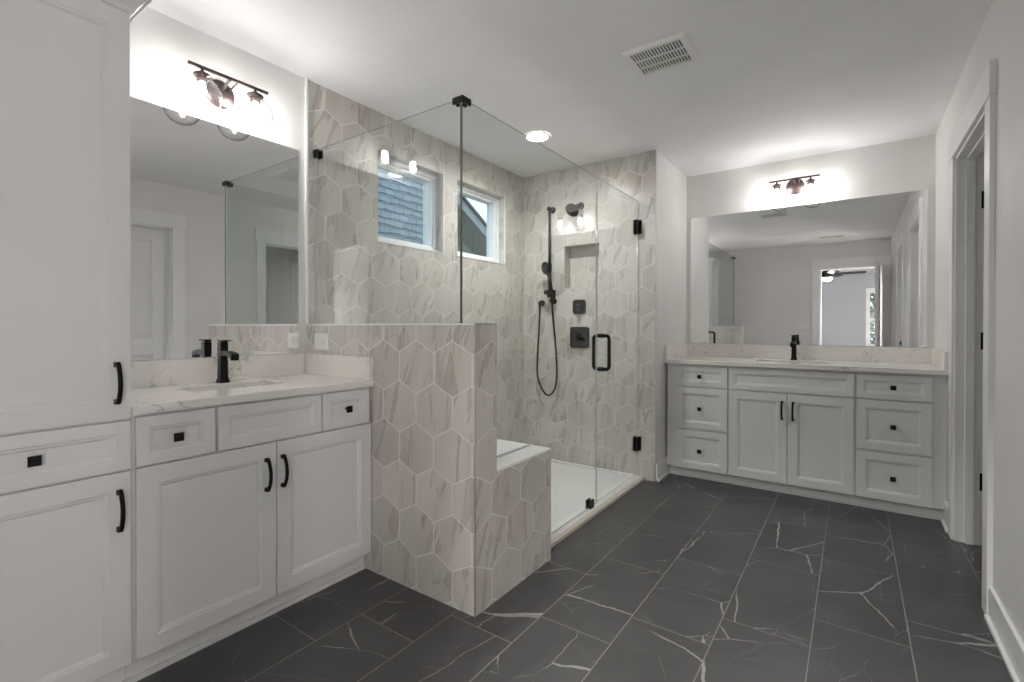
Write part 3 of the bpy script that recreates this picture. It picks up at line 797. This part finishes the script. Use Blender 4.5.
# ---------------------------------------------------------------- far vanity
YF = 3.72; fc2 = Face(1, YF, -1)
VX0, VX1 = XS + .0165, W - .002
v2 = thing('vanity_cabinet', (2.0, 4.0, 0), 'wide white vanity cabinet with six drawers and two doors under the far mirror', 'cabinet')
obj('cabinet_body', carcass(VX0, VX1, YF + .020, D - .003, .080, .8625, 1), M['cab'], v2)
obj('toe_kick', MB().box(VX0, VX1, 3.798, D - .003, 0, .080).box(VX0, VX1, 3.787, 3.798, 0, .018), M['cab'], v2)
for (a, b) in ((1.256, 1.618), (2.374, 2.732)):
    for (z0, z1, fr, kz) in ((.699, .848, .034, .774), (.384, .690, .045, .536), (.082, .370, .045, .224)):
        d = obj('drawer', front(fc2, a, b, z0, z1, fr), M['cab'], v2); knob(fc2, (a + b) / 2 - (.006 if a < 2 else 0), kz, d)
obj('false_front', front(fc2, 1.630, 2.360, .699, .848, .034), M['cab'], v2)
for (a, b, hu) in ((1.630, 1.9925, 1.963), (1.9965, 2.360, 2.027)):
    d = obj('door', front(fc2, a, b, .082, .690, .053), M['cab'], v2); pull(fc2, hu, .578, d)
o = obj('countertop', slab_with_hole(XS + .001, W - .001, 3.699, D - .0015, CT0, CT1, 1.77, 2.21, 3.90, 4.10, .02), M['quartz'], None, .002)
clean(o); tag(o, 'cream veined quartz countertop on the far vanity with splashes on three sides', 'countertop')
obj('backsplash', B(XS + .022, W - .022, D - .021, D - .0015, CT1 + .0002, 1.0), M['quartz'], o, .0015)
obj('side_splash', B(XS + .001, XS + .0215, 3.701, D - .0015, CT1 + .0002, 1.0), M['quartz'], o, .0015)
obj('side_splash', B(W - .0215, W - .001, 3.701, D - .0015, CT1 + .0002, 1.0), M['quartz'], o, .0015)
sink_basin('sink', 1.77, 2.21, 3.90, 4.10, CT0 - .0008, 'white rectangular undermount sink in the far quartz countertop')
faucet((1.99, 4.205, CT1), (0, -1, 0), (1, 0, 0), 'matte black single-hole faucet on the far vanity countertop', .187)

# ---------------------------------------------------------------- mirrors
m = B(.001, .007, .575, 1.412, 1.003, 2.052)
tag(obj('mirror', m, M['mirror']), 'large frameless mirror above the left vanity', 'mirror')
m = B(1.205, 2.762, D - .007, D - .001, 1.003, 2.074)
tag(obj('mirror', m, M['mirror']), 'wide frameless mirror above the far vanity', 'mirror')

# ---------------------------------------------------------------- vanity lights
def vanity_light(base, out, side, zbar, label, half=.1665, coff=(-.113, .108)):
    b, o_, s_ = Vector(base), Vector(out), Vector(side); up = Vector((0, 0, 1))
    t = thing('vanity_light', base, label, 'light fixture')
    obj('backplate', MB().lathe(b + o_ * .0005, o_, [(0, .062), (.012, .062), (.018, .056), (.0185, 0)], 48), M['bronze'], t)
    bp = Vector((b.x, b.y, 0)) + o_ * .105 + up * zbar
    obj('crossbar', MB().bar([bp - s_ * half, bp + s_ * half], .012, .012, up), M['bronze'], t, .001)
    m = MB().tube(bez([b + o_ * .015 + up * .015, b + o_ * .045 + up * .02, b + o_ * .08 + up * (zbar - b.z) * .8, bp - up * .004], 6), .0065, 12)
    m.tube([bp + s_ * .035, b + o_ * .02 + s_ * .030 + up * .02], .004, 8)
    obj('arm', m, M['bronze'], t)
    for c_ in coff:
        q = bp + s_ * c_
        m = MB().lathe(q - up * .002, -up, [(0, .006), (.014, .006), (.016, .012), (.022, .020), (.028, .032), (.031, .035), (.034, .035), (.036, .022), (.060, .022), (.0605, 0)], 28)
        obj('socket', m, M['bronze'], t)
        g = q - up * .118; R_ = .075; pr = []
        for k in range(25):
            a = math.radians(17) + (PI - math.radians(17)) * k / 24
            pr.append((-R_ * math.cos(a), R_ * math.sin(a)))
        gl = MB().lathe(g, -up, [(x, r_) for x, r_ in pr], 40, True, False)
        gl2 = MB().lathe(g, -up, [(x * .975, r_ * .975) for x, r_ in pr], 40, True, False)
        gl.add([v for v in gl2.v], gl2.f, True)
        obj('glass_globe', gl, M['bulbglass'], t)
        bb = obj('bulb', MB().lathe(q - up * .061, -up, [(0, .009), (.010, .010), (.025, .0135), (.042, .015), (.056, .0145), (.066, .011), (.071, .004), (.0715, 0)], 20), M['bulb'], t)
vanity_light((0, 1.034, 2.190), (1, 0, 0), (0, 1, 0), 2.232, 'two-globe bronze vanity light above the left mirror')
vanity_light((1.984, D, 2.222), (0, -1, 0), (1, 0, 0), 2.256, 'two-globe bronze vanity light above the far mirror')

# ---------------------------------------------------------------- ceiling things
cl = thing('recessed_light', (.585, 2.81, H), 'round white recessed ceiling light over the shower, switched on', 'ceiling light')
obj('trim_ring', MB().lathe((.585, 2.81, H - .0005), (0, 0, -1), [(0, .092), (.004, .090), (.006, .074), (.002, .070)], 48, True, False), M['plastic'], cl)
obj('diffuser', MB().lathe((.585, 2.81, H - .0005), (0, 0, -1), [(0, .0735), (.003, .0735), (.004, .068), (.0041, 0)], 40), M['can'], cl)
L = bpy.data.lights.new('can_light', 'AREA'); L.shape = 'DISK'; L.size = .13; L.energy = CAN_POWER; L.color = (1, .99, .98); L.spread = math.radians(150)
lo = bpy.data.objects.new('can_light', L); COL.objects.link(lo); lo.parent = cl; lo.location = (0, 0, -.008)

def vent(name, x0, x1, y0, y1, label, cat, nslat, bars):
    t = thing(name, ((x0 + x1) / 2, (y0 + y1) / 2, H), label, cat)
    z1 = H - .0005; z0 = H - .014; b = .032; m = MB()
    def rg(i, z): return [Vector((x0 + i, y0 + i, z)), Vector((x1 - i, y0 + i, z)), Vector((x1 - i, y1 - i, z)), Vector((x0 + i, y1 - i, z))]
    m.ring_loft([rg(0, z1), rg(.002, H - .005), rg(.012, z0), rg(b, z0 + .001), rg(b, z0 + .008)], smooth=False, cap=False)
    obj('grille_frame', m, M['plastic'], t)
    obj('duct_backing', B(x0 + b, x1 - b, y0 + b, y1 - b, H - .003, H - .0008), M['dark'], t)
    m = MB(); wv = (x1 - x0 - 2 * b)
    for k in range(nslat + 1):
        xx = x0 + b + wv * k / nslat; m.box(xx - wv / nslat * .22, xx + wv / nslat * .22, y0 + b, y1 - b, z0 + .001, z0 + .006)
    for k in bars: yy = y0 + b + (y1 - y0 - 2 * b) * k; m.box(x0 + b, x1 - b, yy - .004, yy + .004, z0 + .0005, z0 + .006)
    obj('slats', m, M['plastic'], t)
vent('exhaust_vent', 1.445, 1.747, 2.18, 2.447, 'square white exhaust fan grille on the ceiling in front of the shower', 'ceiling vent', 17, (.36, .70))
vent('air_register', 1.95, 2.25, .22, .36, 'narrow white air register on the ceiling behind the camera, seen in the far mirror', 'air vent', 14, (.5,))

# ---------------------------------------------------------------- plates on walls
oc = thing('power_outlet', (.132, KY0, 1.064), 'white power outlet on the tiled half wall above the left counter', 'outlet')
obj('cover_plate', MB().rbox((.132, KY0 - .0005, 1.064), (.059, .042), .004, (0, -1, 0), .006), M['plastic'], oc)
for q in (.112, .152):
    obj('receptacle', MB().rbox((q, KY0 - .0062, 1.064), (.014, .017), .006, (0, -1, 0), .003), M['plastic'], oc)
sw = thing('light_switch', (1.705, YB, 1.15), 'white light switch plate beside the entry doorway', 'switch')
obj('cover_plate', MB().rbox((1.71, YB + .0005, 1.152), (.1, .062), .004, (0, 1, 0), .006), M['plastic'], sw)
for k in range(4):
    q = 1.71 + (k - 1.5) * .046; obj('rocker', B(q - .016, q + .016, YB + .006, YB + .010, 1.119, 1.185), M['plastic'], sw, .001)

# ---------------------------------------------------------------- bedroom fan, seen in the far mirror, then added unseen fill lamps
FX, FY = 1.93, -2.58
fn = thing('ceiling_fan', (FX, FY, H), 'dark ceiling fan with a lit bowl in the bedroom, seen in the far mirror', 'ceiling fan')
obj('canopy', MB().lathe((FX, FY, H), (0, 0, -1), [(0, .07), (.03, .065), (.05, .02), (.19, .014), (.1901, 0)], 24), M['black'], fn)
obj('motor_housing', MB().lathe((FX, FY, H - .19), (0, 0, -1), [(0, .03), (.02, .07), (.06, .09), (.12, .09), (.15, .08), (.1501, 0)], 32), M['black'], fn)
for k in range(5):
    a = 2 * PI * k / 5 + .02; m = MB(); dr_ = Vector((math.cos(a), math.sin(a), 0)); sd_ = Vector((-dr_.y, dr_.x, .2))
    rings = []
    for t_2, hw in ((.10, .03), (.18, .055), (.35, .065), (.58, .06), (.62, .045)):
        cpt = Vector((FX, FY, H - .27)) + dr_ * t_2
        rings.append([cpt + sd_ * hw + Vector((0, 0, .004)), cpt - sd_ * hw + Vector((0, 0, .004)), cpt - sd_ * hw - Vector((0, 0, .004)), cpt + sd_ * hw - Vector((0, 0, .004))])
    obj('blade', m.ring_loft(rings, smooth=False), M['black'], fn)
obj('light_bowl', MB().lathe((FX, FY, H - .342), (0, 0, -1), [(0, .085), (.02, .088), (.05, .07), (.065, .03), (.068, 0)], 28), M['fanlight'], fn)

t = thing('fill_ceiling_light', (2.30, -1.25, H), 'added unseen fill light, a round flush fixture on the bedroom ceiling outside the entry doorway', 'ceiling light')  # added out of view to brighten the bathroom through the doorway
obj('fill_light_base', MB().lathe((2.30, -1.25, H), (0, 0, -1), [(0, .17), (.02, .17), (.025, .16), (.0251, 0)], 40), M['plastic'], t)
obj('diffuser', MB().lathe((2.30, -1.25, H - .0255), (0, 0, -1), [(0, .155), (.03, .15), (.05, .12), (.06, .06), (.062, 0)], 40), M['can'], t)
L = bpy.data.lights.new('fill_ceiling_lamp', 'AREA'); L.shape = 'DISK'; L.size = .3; L.energy = FILL_CEILING_POWER; L.color = (1, .98, .955); L.spread = math.radians(140)
lo = bpy.data.objects.new('fill_ceiling_lamp', L); COL.objects.link(lo); lo.parent = t; lo.location = (0, 0, -.095)
for x_, y_, lab in ((3.05, -1.45, 'added unseen fill lamp with a white drum in the bedroom, the one nearer the entry doorway'), (3.70, -.95, 'added unseen fill lamp with a white drum in the bedroom corner by its right wall')):  # made-up lamps, out of view, that fill the left cabinets with light
    t = thing('fill_floor_lamp', (x_, y_, 0), lab, 'lamp', 'added bedroom fill lamps')
    obj('base', MB().lathe((x_, y_, 0), (0, 0, 1), [(.0, .13), (.015, .13), (.025, .11), (.03, .012), (.0301, 0)], 32), M['black'], t)
    obj('pole', MB().cyl((x_, y_, .03), (x_, y_, 1.10), .009, n=14), M['black'], t)
    sh_ = MB().lathe((x_, y_, 1.03), (0, 0, 1), [(0, .17), (.30, .145)], 40, True, False)
    obj('fill_lamp_shade', sh_, M['fill_shade'], t)
    L = bpy.data.lights.new('fill_bulb', 'POINT'); L.energy = FILL_LAMP_POWER; L.color = (1, .95, .885); L.shadow_soft_size = .05
    lo = bpy.data.objects.new('fill_bulb', L); COL.objects.link(lo); lo.parent = t; lo.location = (0, 0, 1.19)

# ---------------------------------------------------------------- outside
g_ = struct('ground', B(-14, 14, -16, 16, -.5, -.42), M['grass'])
nh = thing('neighbor_house', (-3.6, 5.0, -.42), 'neighbouring house with blue-grey shingle siding and a gable, seen through the shower windows', 'house')
m = MB(); rows = int(4.2 / .106); ny = 260; ya, yb_ = 1.5, 6.02
for r_ in range(rows):
    zb = -.4 + r_ * .106; top = []; bot = []; lip = []; cur = 0
    for k in range(ny + 1):
        yy = ya + (yb_ - ya) * k / ny
        wv = .007 * math.sin(yy * 5.2 + r_ * 1.9) + .009 * math.sin(yy * 13 + r_ * 2.7) + .004 * math.sin(yy * 37 + r_)
        bot.append((-3.0 + .020, yy, zb + wv)); lip.append((-3.0, yy, zb + wv + .001)); top.append((-3.0 + .002, yy, zb + .125))
    n_ = ny + 1; fs = []
    for k in range(ny): fs += [(k, k + 1, n_ + k + 1, n_ + k), (n_ + k, n_ + k + 1, 2 * n_ + k + 1, 2 * n_ + k)]
    m.add(lip + bot + top, fs)
obj('shingle_cladding', m, M['shingle'], nh)
obj('house_walls', B(-7.5, -3.005, 1.5, 6.0, -.42, 3.8), M['lap'], nh)
# gable rake: eave line falls towards larger y
sl_ = -.58; y_r, z_r = 6.13, 3.29
def zr(y): return z_r + sl_ * (y - y_r)
m = MB()
for r_ in range(40):
    zb = -.4 + r_ * .10; ys_ = [6.0 + .1 * k for k in range(31)]
    cl_ = lambda y, z: min(z, zr(y) - .13)
    if cl_(6.0, zb) < zb: break
    vs = []
    for y in ys_: vs += [(-3.605, y, cl_(y, zb + .10)), (-3.59, y, cl_(y, zb)), (-3.62, y, cl_(y, zb))]
    m.add(vs, [q for k in range(30) for q in ((3 * k, 3 * k + 3, 3 * k + 4, 3 * k + 1), (3 * k + 1, 3 * k + 4, 3 * k + 5, 3 * k + 2))])
obj('lap_siding', m, M['lap'], nh)
m = MB(); m.prism([(5.2, zr(5.2)), (9.0, zr(9.0)), (9.0, zr(9.0) - .16), (5.2, zr(5.2) - .16)], -3.03, -3.0, 0)
rk_ = obj('rake_board', m, M['rake'], nh)
m = MB(); m.prism([(5.2, zr(5.2) + .05), (9.05, zr(9.05) + .05), (9.05, zr(9.05)), (5.2, zr(5.2))], -7.5, -2.96, 0)
obj('roof_slab', m, M['roof'], nh)
m = MB(); m.prism([(5.2, zr(5.2) - .12), (9.0, zr(9.0) - .12), (9.0, zr(9.0) - .14), (5.2, zr(5.2) - .14)], -3.6, -3.03, 0)
obj('soffit', m, M['rake'], nh)

def tree(x, y, h_, r_, n, label):
    t = thing('tree', (x, y, -.42), label, 'tree')
    obj('trunk', MB().cyl((x, y, -.42), (x, y, h_ * .6), .14, .06, 12), M['bark'], t)
    m = MB()
    for k in range(n):
        a = random.uniform(0, 2 * PI); u = random.uniform(-1, 1); q = r_ * random.random() ** .4
        c_ = Vector((x + q * math.cos(a) * math.sqrt(1 - u * u), y + q * math.sin(a) * math.sqrt(1 - u * u), h_ * .42 + u * q * h_ / r_ * .42))
        e1 = Vector((random.gauss(0, 1), random.gauss(0, 1), random.gauss(0, 1))).normalized(); e2 = e1.orthogonal().normalized(); s_ = random.uniform(.05, .10)
        m.add([c_ - e1 * s_, c_ - e2 * s_ * .5, c_ + e1 * s_, c_ + e2 * s_ * .5], [(0, 1, 2, 3)])
    obj('foliage', m, M['leaf'], t)
tree(3.2, -9.0, 4.4, 1.5, 3000, 'green leafy tree outside the bedroom window')
